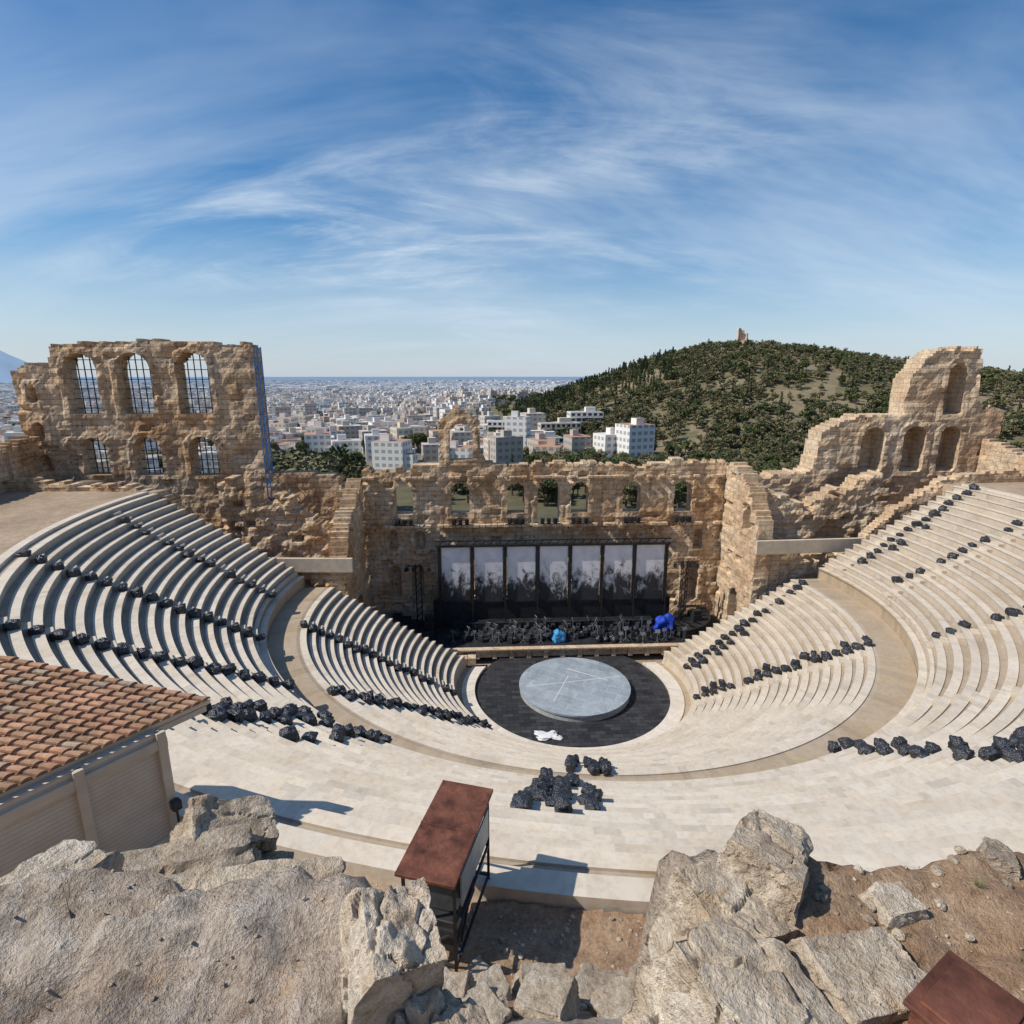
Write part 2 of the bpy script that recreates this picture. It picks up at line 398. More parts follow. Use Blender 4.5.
disc('platform_deck',.3,-.2,.55,.72,5.5,t.m,PL)
disc('platform_edge',.3,-.2,.05,.55,5.42,plain('platform_skirt',(.4,.42,.43),.5),PL)
b=B()
for a,px,py,L in ((.15,.3,.3,9.8),(1.15,-1.1,-.9,5),(-.6,1.9,1.6,4.5)):
    b.box((px,py,.727),(L,.06,.008),a)
b.obj('tape_marks',M_white,PL)
p=blob_proto('crumpled_white_sheet',M_white,3,(2.2,1.2,.3),4,.6,False); p.location=(-3.1,-7.6,.06)
# ------------------------------------------------------------ stage
ST=empty('theatre_stage')
b=B()
b.box((-.9,10.9,.6),(42.6,7.6,1.2)); b.obj('stage_floor',M_black,ST)
b=B()
b.box((-.9,7.0,.55),(34,.30,.9)); 
for k in range(18): b.box((-17+k*1.9,6.8,.5),(.5,.35,1.0))
b.box((-.9,6.86,1.11),(34.4,.7,.2))
for k in range(9): b.box((-17.6+k*.95,5.9,.35),(.9,.9,.7+.1*(k%3)))
for k in range(5): b.box((12.6+k*.95,5.9,.35),(.9,.9,.7+.1*(k%2)))
bevel(b.obj('stage_front_wall',M_wall2,ST),.04)
b=B()
b.box((-.4,12.9,2.85),(28.5,.5,3.2)); b.box((-.4,12.3,1.7),(24,1.6,.8))
for k in range(4):
    for s_ in (-1,1):
        for q in range(6):
            a=math.radians(20+q*14); rr=2.2+k*1.1
            b.box((-.4+s_*(13.2+rr*math.sin(a)),13.4-rr*math.cos(a)*1.0,1.25+.2*k),(rr*.28,1.1,.12+.4*k),-s_*(math.pi/2-a)+math.pi/2)
b.obj('stage_risers',M_black,ST)
for x in (-16.2,15.2):
    b=B()
    for dx in (-.3,.3):
        for dy in (-.3,.3): b.bar((x+dx,12+dy,1.2),(x+dx,12+dy,9.2),.07)
    z=1.3
    while z<9:
        for dy in (-.3,.3): b.bar((x-.3,12+dy,z),(x+.3,12+dy,z+.7),.045)
        for dx in (-.3,.3): b.bar((x+dx,11.7,z+.7),(x+dx,12.3,z),.045)
        z+=.75
    b.bar((x-1.5,11.9,9.2),(x+1.5,11.9,9.2),.1)
    for k in range(4): b.box((x-1.3+k*.85,11.75,8.85),(.38,.5,.42),.2*k-.3,0,.2)
    b.box((x+1.2,10.4,2.2),(1.0,.9,2.0)); b.box((x+1.2,10.4,3.5),(.9,.7,.5))
    b.obj('stage_lighting_tower',M_black)
def chair_proto():
    b=B(); b.box((0,0,.45),(.46,.44,.06)); b.box((0,.22,.75),(.44,.04,.45))
    for x in (-.2,.2):
        for y in (-.19,.2): b.box((x,y,.22),(.035,.035,.44))
    b.box((0,0,.56),(.4,.36,.14),.3)
    return b.obj('chair',plain('dark_chair',(.05,.055,.065),.35),None)
items=[]
for k in range(6):
    rr=4.2+k*1.25
    nn=int(rr*2.6/1.15)
    for j in range(nn):
        a=math.radians(18)+math.radians(144)*j/nn+R.uniform(-.03,.03); x=1.2+rr*1.45*math.cos(a); y=6.6+rr*.52*math.sin(a)
        if y<12 and abs(x)<15 and y>7.4: items.append((x,y,1.2,R.uniform(.9,1.3),a+R.uniform(-.3,.3)))
CH=empty('orchestra_chairs'); instancer('chair_rows',chair_proto(),items,CH)
def stand_proto():
    b=B(); b.bar((0,0,0),(0,0,1.15),.04); b.box((0,0,1.2),(.5,.04,.35),0,0,0,(.5,'X'))
    for k in range(3): a=k*2.1; b.bar((0,0,.25),(.3*math.cos(a),.3*math.sin(a),0),.03)
    return b.obj('music_stand',plain('grey_stand',(.22,.23,.24),.3),None)
MS=empty('music_stands'); instancer('stand_rows',stand_proto(),[(x+.4,y-.35,z,s,q) for (x,y,z,s,q) in items[::2]],MS)
its=[(R.uniform(-10,11),R.uniform(7.6,11),1.2,R.uniform(.5,.9),R.uniform(0,6)) for k in range(22)]
CVR=empty('covered_instruments'); instancer('covered_rows',blob_proto('covered_item',M_bag,33,(1,.8,1.0)),its,CVR)
p=blob_proto('blue_tarpaulin_cover',M_tarpb,5,(2.8,1.8,2.4),4,.35); p.location=(12.4,9.8,1.2)
p=blob_proto('light_blue_tarpaulin_cover',M_cyan,9,(1.6,1.2,1.5),4,.35); p.location=(-.2,8.3,1.2)
SC=empty('stage_backdrop_screens')
def mat_ink():
    t=NT('ink_wash_backdrop',.7,.2); tcn=t.new('ShaderNodeUVMap',uv_map='UV').outputs[0]
    sp=t.new('ShaderNodeSeparateXYZ'); t.l(tcn,sp.inputs[0])
    mp=t.new('ShaderNodeMapping'); mp.inputs['Scale'].default_value=(1,.6,1); t.l(tcn,mp.inputs[0])
    n=t.noise(1.1,5,.72,vec=mp.outputs[0],dist=.8)
    n2=t.noise(.45,3,.5,vec=mp.outputs[0])
    h=t.math('MULTIPLY',sp.outputs[1],.085)
    th=t.math('SUBTRACT',t.math('ADD',n,t.math('MULTIPLY',n2,.5)),h)
    c=t.ramp(th,[(.28,(.85,.85,.86)),(.46,(.72,.72,.73)),(.54,(.30,.30,.31)),(.63,(.05,.05,.055))])
    c=t.mix(.6,c,t.ramp(t.noise(.9,5),[(.3,(.8,.8,.82)),(.7,(1.15,1.15,1.15))]),'MULTIPLY')
    return t.col(c)
M_ink=mat_ink()
v=[];f=[];uv=[]
x0=-13.75; pitch=3.83
for k in range(7):
    a=x0+k*pitch+.25; c=a+3.3; n=len(v); v+=[(a,12.6,4.45),(c,12.6,4.45),(c,12.6,11.2),(a,12.6,11.2)]; f.append((n,n+1,n+2,n+3))
    uv.append([(a,0),(c,0),(c,6.8),(a,6.8)])
mesh('painted_panels',v,f,M_ink,SC,uvs=uv)
b=B()
for k in range(8): b.box((x0+k*pitch-.02,12.55,7.6),(.36,.3,7.2)); b.box((x0+k*pitch-.02,11.9,4.0),(.12,.12,5.6))
b.box((-.35,12.5,11.35),(27.6,.35,.25)); b.box((-.35,12.5,11.95),(27.6,.12,.12)); b.box((-.35,12.7,4.35),(27.6,.3,.2)); b.box((-.35,12.62,7.3),(27.6,.03,.06))
for k in range(28): b.bar((x0+k*.97,12.5,11.4),(x0+k*.97+.48,12.5,11.95),.09)
b.obj('screen_frame',M_black,SC)
# ------------------------------------------------------------ ruined walls
def ruin_wall(name,p0,p1,z0,prof,ops,thick,mat,parent,seed=0,niches=(),cell=.28,rag=.55,disp=1.0,nd=.9):
    p0=Vector(p0);p1=Vector(p1); L=(p1-p0).length; d=(p1-p0)/L; nn=Vector((d.y,-d.x))
    xs=[q[0] for q in prof]; zs=[q[1] for q in prof]; zmax=max(zs)+rag+.3
    ns=int(L/cell)+1; nz=int((zmax-z0)/cell)+1
    def top(s):
        t=interp(s,xs,zs); k=int(s/.95)
        return t+ (hsh(k,seed)-.5)*rag*1.6+(hsh(int(s/2.9),seed+5)-.5)*rag+.35*fr(s*.9,seed,0,4)
    def sd(s,z,lst):
        m=9
        for (c,wd,zb,zt) in lst:
            zc=zt-wd/2
            q=math.hypot(s-c,z-zc)-wd/2 if z>zc else max(abs(s-c)-wd/2,zb-z)
            if q<m:m=q
        return m
    v=[]; allo=list(ops)+list(niches); both=list(ops)
    for j in range(nz+1):
        for i in range(ns+1):
            s=min(i*cell,L); z=z0+j*cell
            if allo:
                q=sd(s,z,allo)
                if abs(q)<.56*cell:
                    e=.01; gx=(sd(s+e,z,allo)-q)/e; gy=(sd(s,z+e,allo)-q)/e
                    s-=q*gx; z-=q*gy
            q=sd(s,z,allo) if allo else 9
            row=math.floor(z/.56); col=math.floor(s/1.15+.5*(row%2)); hv=hsh(row,col,seed)
            dp=(hv-.5)*.10
            if hv>.95: dp-=.35
            dp+=.16*fr(s*.7+seed,z*.7,seed,5)
            lo=noise.noise(Vector((s*.16+seed*3,z*.16,7)))
            if lo<-.25: dp-=.35*min(1,(-.25-lo)*5)
            if -.02<q<.62 and z>z0+1: dp+=.12
            if niches and sd(s,z,niches)<-.02: dp-=nd
            dp*=disp
            P=p0+d*s+nn*dp; Q=p0+d*s-nn*(thick+.15*fr(s*.5,z*.5,seed+20,3))
            v.append((P.x,P.y,z)); v.append((Q.x,Q.y,z))
    keep=set()
    for j in range(nz):
        for i in range(ns):
            s=(i+.5)*cell; z=z0+(j+.5)*cell
            if s<L and z<top(s) and (not both or sd(s,z,both)>0): keep.add((i,j))
    W1=ns+1
    def I(i,j,b): return 2*(j*W1+i)+b
    f=[]
    for (i,j) in keep:
        f.append((I(i,j,0),I(i+1,j,0),I(i+1,j+1,0),I(i,j+1,0)))
        f.append((I(i,j,1),I(i,j+1,1),I(i+1,j+1,1),I(i+1,j,1)))
        if (i-1,j) not in keep: f.append((I(i,j,0),I(i,j+1,0),I(i,j+1,1),I(i,j,1)))
        if (i+1,j) not in keep: f.append((I(i+1,j,0),I(i+1,j,1),I(i+1,j+1,1),I(i+1,j+1,0)))
        if (i,j+1) not in keep: f.append((I(i,j+1,0),I(i+1,j+1,0),I(i+1,j+1,1),I(i,j+1,1)))
        if (i,j-1) not in keep: f.append((I(i,j,0),I(i,j,1),I(i+1,j,1),I(i+1,j,0)))
    used=sorted({k for q in f for k in q}); mp={k:n for n,k in enumerate(used)}
    return mesh(name,[v[k] for k in used],[tuple(mp[k] for k in q) for q in f],mat,parent)
SW=empty('roman_stage_building_ruin')
X0=-22.6
def S(x): return x-X0
arch=[(-17.9,2.2,14.6,18.2),(-11.3,2.2,14.6,18.3),(-4.7,2.1,14.6,18.3),(-.8,2.6,13.0,18.7),(2.9,2.1,14.6,18.3),(9.2,2.2,14.6,18.3),(15.4,2.2,14.6,18.3)]
ops=[(S(c),w_,zb,zt) for c,w_,zb,zt in arch]+[(S(-11.1),2.7,21.0,25.2)]
prof=[(0,19.6),(3,19.9),(8.4,20.2),(9.0,20.4),(9.1,25.6),(10.3,26.6),(11.5,27.0),(12.8,26.2),(13.7,25.4),(13.9,20.8),(20,20.2),(27,20.6),(33,20.0),(38,20.8),(43,20.6)]
nic=[(S(-19.3),1.5,4,8.2),(S(-16.6),1.5,4,8.4),(S(17.2),1.8,3,8.2),(S(-19.4),1.2,10.2,12.6),(S(-16.2),1.2,10.2,12.6),(S(17.6),1.2,9.8,12.4)]
nic+=[(S(-12+3.83*k),1.9,4.6,9.6) for k in range(7)]
ruin_wall('stage_wall',(X0,15),(20.4,15),0,prof,ops,1.7,M_wall,SW,1,nic,rag=.3)
b=B()
for k in range(60):
    if hsh(k,77)>.12: b.box((X0+.4+k*.71,14.75+.1*hsh(k,3),13.15+.05*hsh(k,4)-.0),(.66,.6+.2*hsh(k,9),.34))
for k in range(60):
    if hsh(k,78)>.45: b.box((X0+.4+k*.71,14.8+.1*hsh(k,3),18.95+.05*hsh(k,4)-.0),(.66,.5+.2*hsh(k,9),.26))
bevel(b.obj('cornice_blocks',M_wall2,SW),.04)
TX=-59.5
TW=[(-52.2,3.5,26.4,32.9),(-46.6,3.6,26.4,33.0),(-40.3,3.6,26.4,33.0),(-52.1,3.0,19.6,23.8),(-46.3,3.1,19.5,23.9),(-40.2,3.1,19.4,23.9)]
ops=[(c-TX,w_,zb,zt) for c,w_,zb,zt in TW+[(-31.2,1.8,9.0,13.4)]]
prof=[(0,31),(3,31.8),(4.2,32.0),(4.6,33.9),(14,34.2),(20,34.1),(25.7,33.7),(25.9,33.6),(26.1,19.8),(30,19.6),(33,19.4),(34.5,18.2),(35.4,16.6),(36.9,16.0)]
nicT=[(1.9,1.2,27.6,29.6),(1.9,1.2,23.4,25.6),(2.0,1.1,20,22)]
ruin_wall('east_tower_wall',(TX,15),(X0,15),0,prof,ops,2.2,M_wall,SW,2,nicT,rag=.25)
ruin_wall('east_tower_return',(-58.6,17.2),(-58.6,23),10,[(0,26),(3,20),(5.8,17)],[],.9,M_wall,SW,3)
ruin_wall('east_tower_side',(-37.2,24.5),(-37.2,17.25),0,[(0,18),(4,18.6),(7.3,19)],[],1.6,M_wall,SW,4)
RX=20.4
ops=[(32.4-RX,2.2,10.5,14.6)]
nic=[(c-RX,w_,zb,zt) for c,w_,zb,zt in [(38,2.9,19.2,24.6),(43.1,2.8,19.2,24.7),(47.5,2.6,19.2,24.7),(47.2,2.5,26.0,32.0)]]
prof=[(0,20.4),(2,19.6),(5,18.6),(8,18.8),(10.6,19.6),(11.2,23.8),(12.6,25.0),(16,25.8),(20.9,26.2),(21.1,30.4),(22.2,32.0),(23.5,33.2),(26.5,33.7),(29.5,33.5),(29.7,27.4),(31,27.0),(33.2,26.6)]
ruin_wall('west_wing_wall',(RX,15),(53.6,15),0,prof,ops,2.9,M_wall2,SW,6,nic,rag=.3,nd=2.0)
ruin_wall('west_tower_side',(49.3,24),(49.3,18),10,[(0,24),(3,28),(6,32)],[],1.6,M_wall2,SW,8)
ruin_wall('stage_side_wall_west',(20.4,14.8),(20.4,5.8),0,[(0,20.3),(3,19.9),(6,18.6),(8,16.5),(9,15)],[(6.4,1.5,13.9,17.0),(5.0,2.2,1.2,6.6)],1.7,M_wall2,SW,9,rag=.5)
ruin_wall('stage_side_wall_east',(X0,5.2),(X0,14.8),0,[(0,12.5),(2,15),(5,16.5),(9.6,19)],[(5.0,2.0,1.2,6.6)],1.7,M_wall,SW,10,rag=.6)
ruin_wall('parodos_wall_east',(-34,6.2),(-22.7,5.2),0,[(0,10.6),(11.3,11.2)],[(9.3,1.5,7.0,9.8)],1.4,M_wall,SW,12,rag=.2)
ruin_wall('parodos_wall_west',(20.5,5.8),(32.5,6.6),0,[(0,14.6),(2,13.6),(5,12.0),(12,12.0)],[(3.2,2.2,1.0,5.8)],1.4,M_wall2,SW,13,rag=.4)
ruin_wall('rubble_core_west',(22.2,10.5),(36.5,10.5),0,[(0,18.5),(3,17.0),(6,16.2),(10.3,17.8),(14,19.8)],[],2.2,M_wall2,SW,14,rag=1.0,disp=2.2)
ruin_wall('rubble_core_east',(-37,10.5),(-24.2,10.5),0,[(0,19.6),(4,18),(8,17),(12.8,14.6)],[],2.2,M_wall,SW,15,rag=1.0,disp=2.2)
b=B()
b.box((-27.6,5.35,11.75),(11.4,.35,1.5),-.06); b.box((26.2,5.75,12.85),(12,.35,1.5),.05)
bevel(b.obj('smooth_parapets',M_cream,SW),.04)
ruin_wall('outer_wall_east',(-50,-22),(-57.6,14.9),17,[(0,21.5),(12,21.4),(20,22.6),(37,24)],[],1.4,M_wall,SW,16,rag=.5)
ruin_wall('outer_wall_west',(51.5,14.9),(58,-22),17,[(0,23.0),(5,21.6),(20,21.2),(37,21)],[],1.4,M_wall2,SW,17,rag=.5)
ruin_wall('cavea_end_wall_east',(-58,7.6),(-34.0,5.6),6,[(0,20.6),(8,20),(15,19.9),(18,18.6),(20,16.6),(24,13.6)],[],1.2,M_wall,SW,18,rag=.3)
ruin_wall('cavea_end_wall_west',(32.5,6.0),(54,7.6),6,[(0,14),(3,16.6),(8.4,19.9),(12,20.2),(21.6,20.8)],[],1.2,M_wall2,SW,19,rag=.3)
b=B()
for c,w_,zb,zt in TW:
    r_=w_/2
    for k in range(1,5):
        dx=-r_+w_*k/5; zt2=zt-r_+math.sqrt(max(0,r_*r_-dx*dx)); b.bar((c+dx,16.4,zb),(c+dx,16.4,zt2),.09)
    z=zb+.6
    while z<zt-.3:
        hw=r_ if z<zt-r_ else math.sqrt(max(0,r_*r_-(z-zt+r_)**2)); b.bar((c-hw,16.4,z),(c+hw,16.4,z),.08); z+=1.05
b.obj('window_grilles',M_metal,SW)
b=B()
for x in (-33.2,-32.75):
    for y in (14.2,15.2): b.bar((x,y,16),(x,y,33.6),.09)
z=16.5
while z<33.4:
    for y in (14.2,15.2):
        b.bar((-33.2,y,z),(-32.75,y,z),.06)
        if z<31.5: b.bar((-33.2,y,z),(-32.75,y,z+1.4),.05)
    for x in (-33.2,-32.75): b.bar((x,14.2,z),(x,15.2,z),.06)
    z+=1.6
b.obj('blue_scaffolding',M_blue)
b=B()
for c,w_,zb,zt in arch:
    for k in (-1,0,1): b.box((c+k*.75,14.55,13.75),(.45,.5,.6),.2*k)
    b.bar((c-1.3,14.4,13.4),(c+1.3,14.4,13.4),.1)
bevel(b.obj('stage_spotlights',M_black),.05)
b=B()
for x in (-21,-19,-17,-15): b.bar((x,6.6,1.2),(x,6.6,2.3),.06)
b.bar((-21,6.6,2.3),(-15,6.6,2.3),.06)
for x in (14,16,18): b.bar((x,6.6,1.2),(x,6.6,2.3),.06)
b.bar((14,6.6,2.3),(18,6.6,2.3),.06)
b.obj('stage_handrails',M_metal)
# ------------------------------------------------------------ trees
def mat_leaf(name,a,bb):
    t=NT(name,.75,.2); oi=t.new('ShaderNodeObjectInfo').outputs['Random']
    n=t.noise(.9,3,.6); s=t.math('ADD',t.math('MULTIPLY',oi,.55),t.math('MULTIPLY',n,.45))
    t.col(t.ramp(s,[(.15,a),(.8,bb)])); return t.m
ML=[mat_leaf('olive_foliage',(.09,.095,.045),(.22,.20,.11)),mat_leaf('pine_foliage',(.05,.075,.028),(.125,.145,.055)),mat_leaf('cypress_foliage',(.03,.05,.022),(.065,.085,.038))]
M_bark=plain('bark',(.12,.085,.06),.9,0,4,.3)
def tree_proto(name,kind,seed,nl,leaf):
    rn=random.Random(seed); v=[];f=[];mi=[]
    def limb(a,b_,r0,r1):
        a=Vector(a);b_=Vector(b_);q=(b_-a).to_track_quat('Z','Y').to_matrix();n=len(v)
        for P,rr in ((a,r0),(b_,r1)):
            for k in range(6): v.append(tuple(P+q@Vector((rr*math.cos(k*1.047),rr*math.sin(k*1.047),0))))
        for k in range(6): f.append((n+k,n+(k+1)%6,n+6+(k+1)%6,n+6+k)); mi.append(0)
    lobes=[]
    if kind=='cypress':
        limb((0,0,0),(0,0,.9),.03,.005)
        for k in range(14): z=.08+k*.066; lobes.append((rn.uniform(-.02,.02),rn.uniform(-.02,.02),z,.10*math.sin(min(1,(1.02-z)*1.5)*1.4)+.02,.09))
    else:
        fork=(rn.uniform(-.05,.05),rn.uniform(-.05,.05),.34); limb((0,0,0),fork,.04,.028)
        nb=9 if kind=='pine' else 8
        for k in range(nb):
            a=k*2.4+rn.uniform(-.3,.3); rr=rn.uniform(.12,.36); z=rn.uniform(.45,.85) if kind=='pine' else rn.uniform(.36,.8)
            p=(rr*math.cos(a),rr*math.sin(a),z); limb(fork,p,.02,.006); lobes.append((p[0],p[1],z,rn.uniform(.12,.2),rn.uniform(.08,.14)))
        lobes.append((0,0,.82,.18,.14))
    for k in range(nl):
        lx,ly,lz,lr,lh=rn.choice(lobes)
        d=Vector((rn.gauss(0,1),rn.gauss(0,1),rn.gauss(0,1))).normalized()*rn.uniform(.55,1.05)
        c=Vector((lx+d.x*lr,ly+d.y*lr,lz+d.z*lh)); s=leaf*rn.uniform(.6,1.3)
        q=Matrix.Rotation(rn.uniform(0,6.3),3,'Z')@Matrix.Rotation(rn.uniform(0,2.2),3,'X'); n=len(v)
        for (x,y) in ((-1,-.5),(.2,-.8),(1,.1),(.1,.8)): v.append(tuple(c+q@Vector((x*s,y*s,0))))
        f.append((n,n+1,n+2,n+3)); mi.append(1)
    m=ML[{'olive':0,'pine':1,'cypress':2}[kind]]
    return mesh(name,v,f,[M_bark,m],None,midx=mi)
HT=empty('hillside_trees')
tl=[[],[],[],[]]
k=0
while k<7800:
    az=math.radians(R.uniform(3,54)); d=math.sqrt(R.uniform(215**2,660**2))
    x,y=CAM[0]+d*math.sin(az),CAM[1]+d*math.cos(az); z=gz(x,y); k+=1
    if hillz(x,y)<-10.5: continue
    dn=fr(x*.016,y*.016,9,3)
    if dn<-.2 and R.random()<.6: continue
    q=R.random(); t_=0 if q<.5 else 1 if q<.68 else 2 if q<.95 else 3
    s=R.uniform(3.5,8.0)*(1.25 if t_==3 else 1)
    if az<math.radians(18) and d>420 and R.random()<.35: t_=3; s=R.uniform(8,12)
    tl[t_].append((x,y,z-.3,s,R.uniform(0,6.3)))
protos=[tree_proto('olive_tree','olive',1,300,.062),tree_proto('pine_tree','pine',2,300,.062),tree_proto('broad_tree','olive',3,300,.062),tree_proto('cypress_tree','cypress',4,260,.04)]
for k in range(4): instancer('tree_group_%d'%k,protos[k],tl[k],HT)
PT=empty('park_trees'); tl=[[],[],[]]
for k in range(460):
    az=math.radians(R.uniform(-6,50)); d=R.uniform(165,260); x,y=CAM[0]+d*math.sin(az),CAM[1]+d*math.cos(az)
    if az<math.radians(4) and d>215: continue
    tl[R.choice([0,1,1])].append((x,y,gz(x,y)-.3,R.uniform(6,10),R.uniform(0,6)))
for k in range(120):
    az=math.radians(R.uniform(-21.5,-14)); d=R.uniform(95,230); x,y=CAM[0]+d*math.sin(az),CAM[1]+d*math.cos(az)
    q=R.choice([0,1,1,2]); tl[q].append((x,y,gz(x,y)-.3,R.uniform(14,21) if d<170 else R.uniform(10,15),R.uniform(0,6)))
for k in range(160):
    az=math.radians(R.uniform(-50,-39)); d=R.uniform(100,300); x,y=CAM[0]+d*math.sin(az),CAM[1]+d*math.cos(az)
    tl[R.randrange(2)].append((x,y,gz(x,y)-.3,R.uniform(9,14),R.uniform(0,6)))
for k in range(1300):
    az=math.radians(R.uniform(-42,14)); d=math.sqrt(R.uniform(240**2,1500**2)); x,y=CAM[0]+d*math.sin(az),CAM[1]+d*math.cos(az)
    tl[R.choice([0,0,1,2])].append((x,y,gz(x,y)-.3,R.uniform(7,13),R.uniform(0,6)))
pp=[tree_proto('park_pine_tree','pine',11,1100,.034),tree_proto('park_olive_tree','olive',12,1100,.034),tree_proto('park_cypress_tree','cypress',13,700,.024)]
for k in range(3): instancer('park_group_%d'%k,pp[k],tl[k],PT)
# ------------------------------------------------------------ city
def mat_city():
    t=NT('city_facades',.8,.2); uvn=t.new('ShaderNodeUVMap',uv_map='UV').outputs[0]; sp=t.new('ShaderNodeSeparateXYZ'); t.l(uvn,sp.inputs[0])
    fu=t.math('FRACT',t.math('DIVIDE',sp.outputs[0],3.1)); fv=t.math('FRACT',t.math('DIVIDE',sp.outputs[1],3.05))
    a=t.math('GREATER_THAN',fu,.38); b_=t.math('GREATER_THAN',fv,.35); c_=t.math('LESS_THAN',fv,.85)
    m=t.math('MULTIPLY',t.math('MULTIPLY',a,b_),c_); g=t.math('GREATER_THAN',sp.outputs[1],.01); m=t.math('MULTIPLY',m,g)
    m=t.math('MULTIPLY',m,.62)
    return t.col(t.mix(m,t.attr(),(.15,.16,.17)))
M_city=mat_city()
v=[];f=[];cols=[];uvs=[]
def cbox(x,y,z,wx,wy,h,rot,c,roofc):
    n=len(v); cr,sr=math.cos(rot),math.sin(rot)
    for zz in (z-6,z+h):
        for a,b_ in ((-1,-1),(1,-1),(1,1),(-1,1)):
            px,py=a*wx/2,b_*wy/2; v.append((x+px*cr-py*sr,y+px*sr+py*cr,zz))
    for k in range(4):
        j=(k+1)%4; f.append((n+k,n+j,n+4+j,n+4+k)); L=wx if k%2==0 else wy
        uvs.append([(0,-6),(L,-6),(L,h),(0,h)]); cols.append(c)
    f.append((n+4,n+5,n+6,n+7)); uvs.append([(0,-1)]*4); cols.append(roofc)
rc=random.Random(5)
def citycell(d0,d1,cell,hr,azr=(-56,16),den=.8,ws=(.5,.85)):
    d=d0
    while d<d1:
        a=azr[0]; st=math.degrees(cell/d)
        while a<azr[1]:
            aa=math.radians(a+rc.uniform(-.4,.4)*st); dd=d+rc.uniform(-.45,.45)*cell
            x,y=CAM[0]+dd*math.sin(aa),CAM[1]+dd*math.cos(aa); a+=st
            if rc.random()>den or hillz(x,y)>-8 : continue
            if abs(math.degrees(aa)+17)<5 and dd<300: continue
            if fr(x*.004,y*.004,2,2)<-.50: continue
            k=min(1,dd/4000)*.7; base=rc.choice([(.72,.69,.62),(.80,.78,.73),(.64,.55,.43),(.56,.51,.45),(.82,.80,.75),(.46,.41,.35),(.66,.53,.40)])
            hz=(.56,.62,.68); c=tuple(base[i]*(1-k)+hz[i]*k for i in range(3))  # aerial haze painted into wall and roof colours, stronger with distance
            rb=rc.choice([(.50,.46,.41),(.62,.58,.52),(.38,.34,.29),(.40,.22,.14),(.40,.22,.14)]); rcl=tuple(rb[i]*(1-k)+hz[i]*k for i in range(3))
            wx=cell*rc.uniform(*ws); wy=cell*rc.uniform(*ws); h=rc.uniform(*hr)*(1.5 if rc.random()<.06 else 1); rot=rc.choice([.3,.3,.35,-.2])+rc.uniform(-.15,.15)
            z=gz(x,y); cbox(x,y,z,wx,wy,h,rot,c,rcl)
            if cell<60:
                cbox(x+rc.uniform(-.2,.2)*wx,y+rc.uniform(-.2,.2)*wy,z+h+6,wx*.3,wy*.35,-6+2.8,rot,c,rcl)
                if rc.random()<.5:
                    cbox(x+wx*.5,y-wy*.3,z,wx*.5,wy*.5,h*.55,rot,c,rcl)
        d+=cell
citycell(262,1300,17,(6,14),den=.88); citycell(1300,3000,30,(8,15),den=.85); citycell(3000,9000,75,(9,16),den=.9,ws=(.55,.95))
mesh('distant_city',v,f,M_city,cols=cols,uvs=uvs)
M_wallw=plain('white_render',(.74,.72,.67),.8,0,.5,.1); M_wallc=plain('cream_render',(.62,.55,.45),.8,0,.5,.1); M_roofg=plain('grey_roof',(.42,.40,.36),.9,0,.6,.25)
def apartment(x,y,wx,wy,fl,rot,m):
    z=gz(x,y); b=B(); h=fl*3.1; cr,sr=math.cos(rot),math.sin(rot)
    def T(px,py): return (x+px*cr-py*sr,y+px*sr+py*cr)
    px,py=T(0,0); b.box((px,py,z+h/2-2),(wx,wy,h+4),rot,0)
    px,py=T(0,0); b.box((px,py,z+h+.06),(wx-.6,wy-.6,.12),rot,2)
    px,py=T(wx*.15,0); b.box((px,py,z+h+1.4),(wx*.3,wy*.35,2.8),rot,0)
    for k in range(fl):
        zz=z+k*3.1
        px,py=T(0,-wy/2-.7); b.box((px,py,zz+.12),(wx*.92,1.4,.22),rot,0)
        px,py=T(0,-wy/2-1.38); b.box((px,py,zz+.72),(wx*.92,.06,.8),rot,0)
        nwin=max(3,int(wx/3))
        for q in range(nwin):
            px,py=T(-wx/2+(q+.5)*wx/nwin,-wy/2-.0); b.box((px,py,zz+1.5),(wx/nwin*.62,.12,2.1),rot,1)
        for q in range(3):
            px,py=T(wx/2,-wy/2+(q+.5)*wy/3); b.box((px,py,zz+1.7),(.12,1.5,1.3),rot,1)
            px,py=T(-wx/2,-wy/2+(q+.5)*wy/3); b.box((px,py,zz+1.7),(.12,1.5,1.3),rot,1)
    b.obj('apartment_building',[m,M_window,M_roofg])
ra=random.Random(3)
spots=[(4.6,300,26,13,3,.1),(7.4,335,24,12,3,.15),(1.9,350,18,12,4,-.1),(10,352,20,12,3,.05),(-1.5,330,14,11,4,.3),(6.0,290,18,10,3,.2)]
for k in range(16):
    spots.append((-22+k*1.35+ra.uniform(-.5,.5),ra.uniform(270,420),ra.uniform(10,16),ra.uniform(9,13),ra.randint(2,4),ra.uniform(-.3,.5)))
for (az,d,wx,wy,fl,rot) in spots:
    a=math.radians(az)
    if -21<az<-12 and d<300: continue
    apartment(CAM[0]+d*math.sin(a),CAM[1]+d*math.cos(a),wx,wy,fl,rot,ra.choice([M_wallw,M_wallw,M_wallc]))
a=math.radians(23.9); mx,my=CAM[0]+560*math.sin(a),CAM[1]+560*math.cos(a); mz=gz(mx,my)
b=B(); b.box((mx,my,mz+2.5),(9.5,6,6),-.4)
for k in range(-3,4):
    th=-.4+k*.16; hh=11 if k in(-3,-2,-1) else 9 if k<2 else 6.5
    b.box((mx+k*1.35,my+abs(k)**2*-.16,mz+5+hh/2),(1.45,1.6,hh),th)
b.box((mx-1.6,my-.9,mz+12.2),(4.4,.6,.7),-.4)
bevel(b.obj('hilltop_marble_monument',plain('warm_marble',(.74,.53,.40),.8,0,.6,.2)),.1)
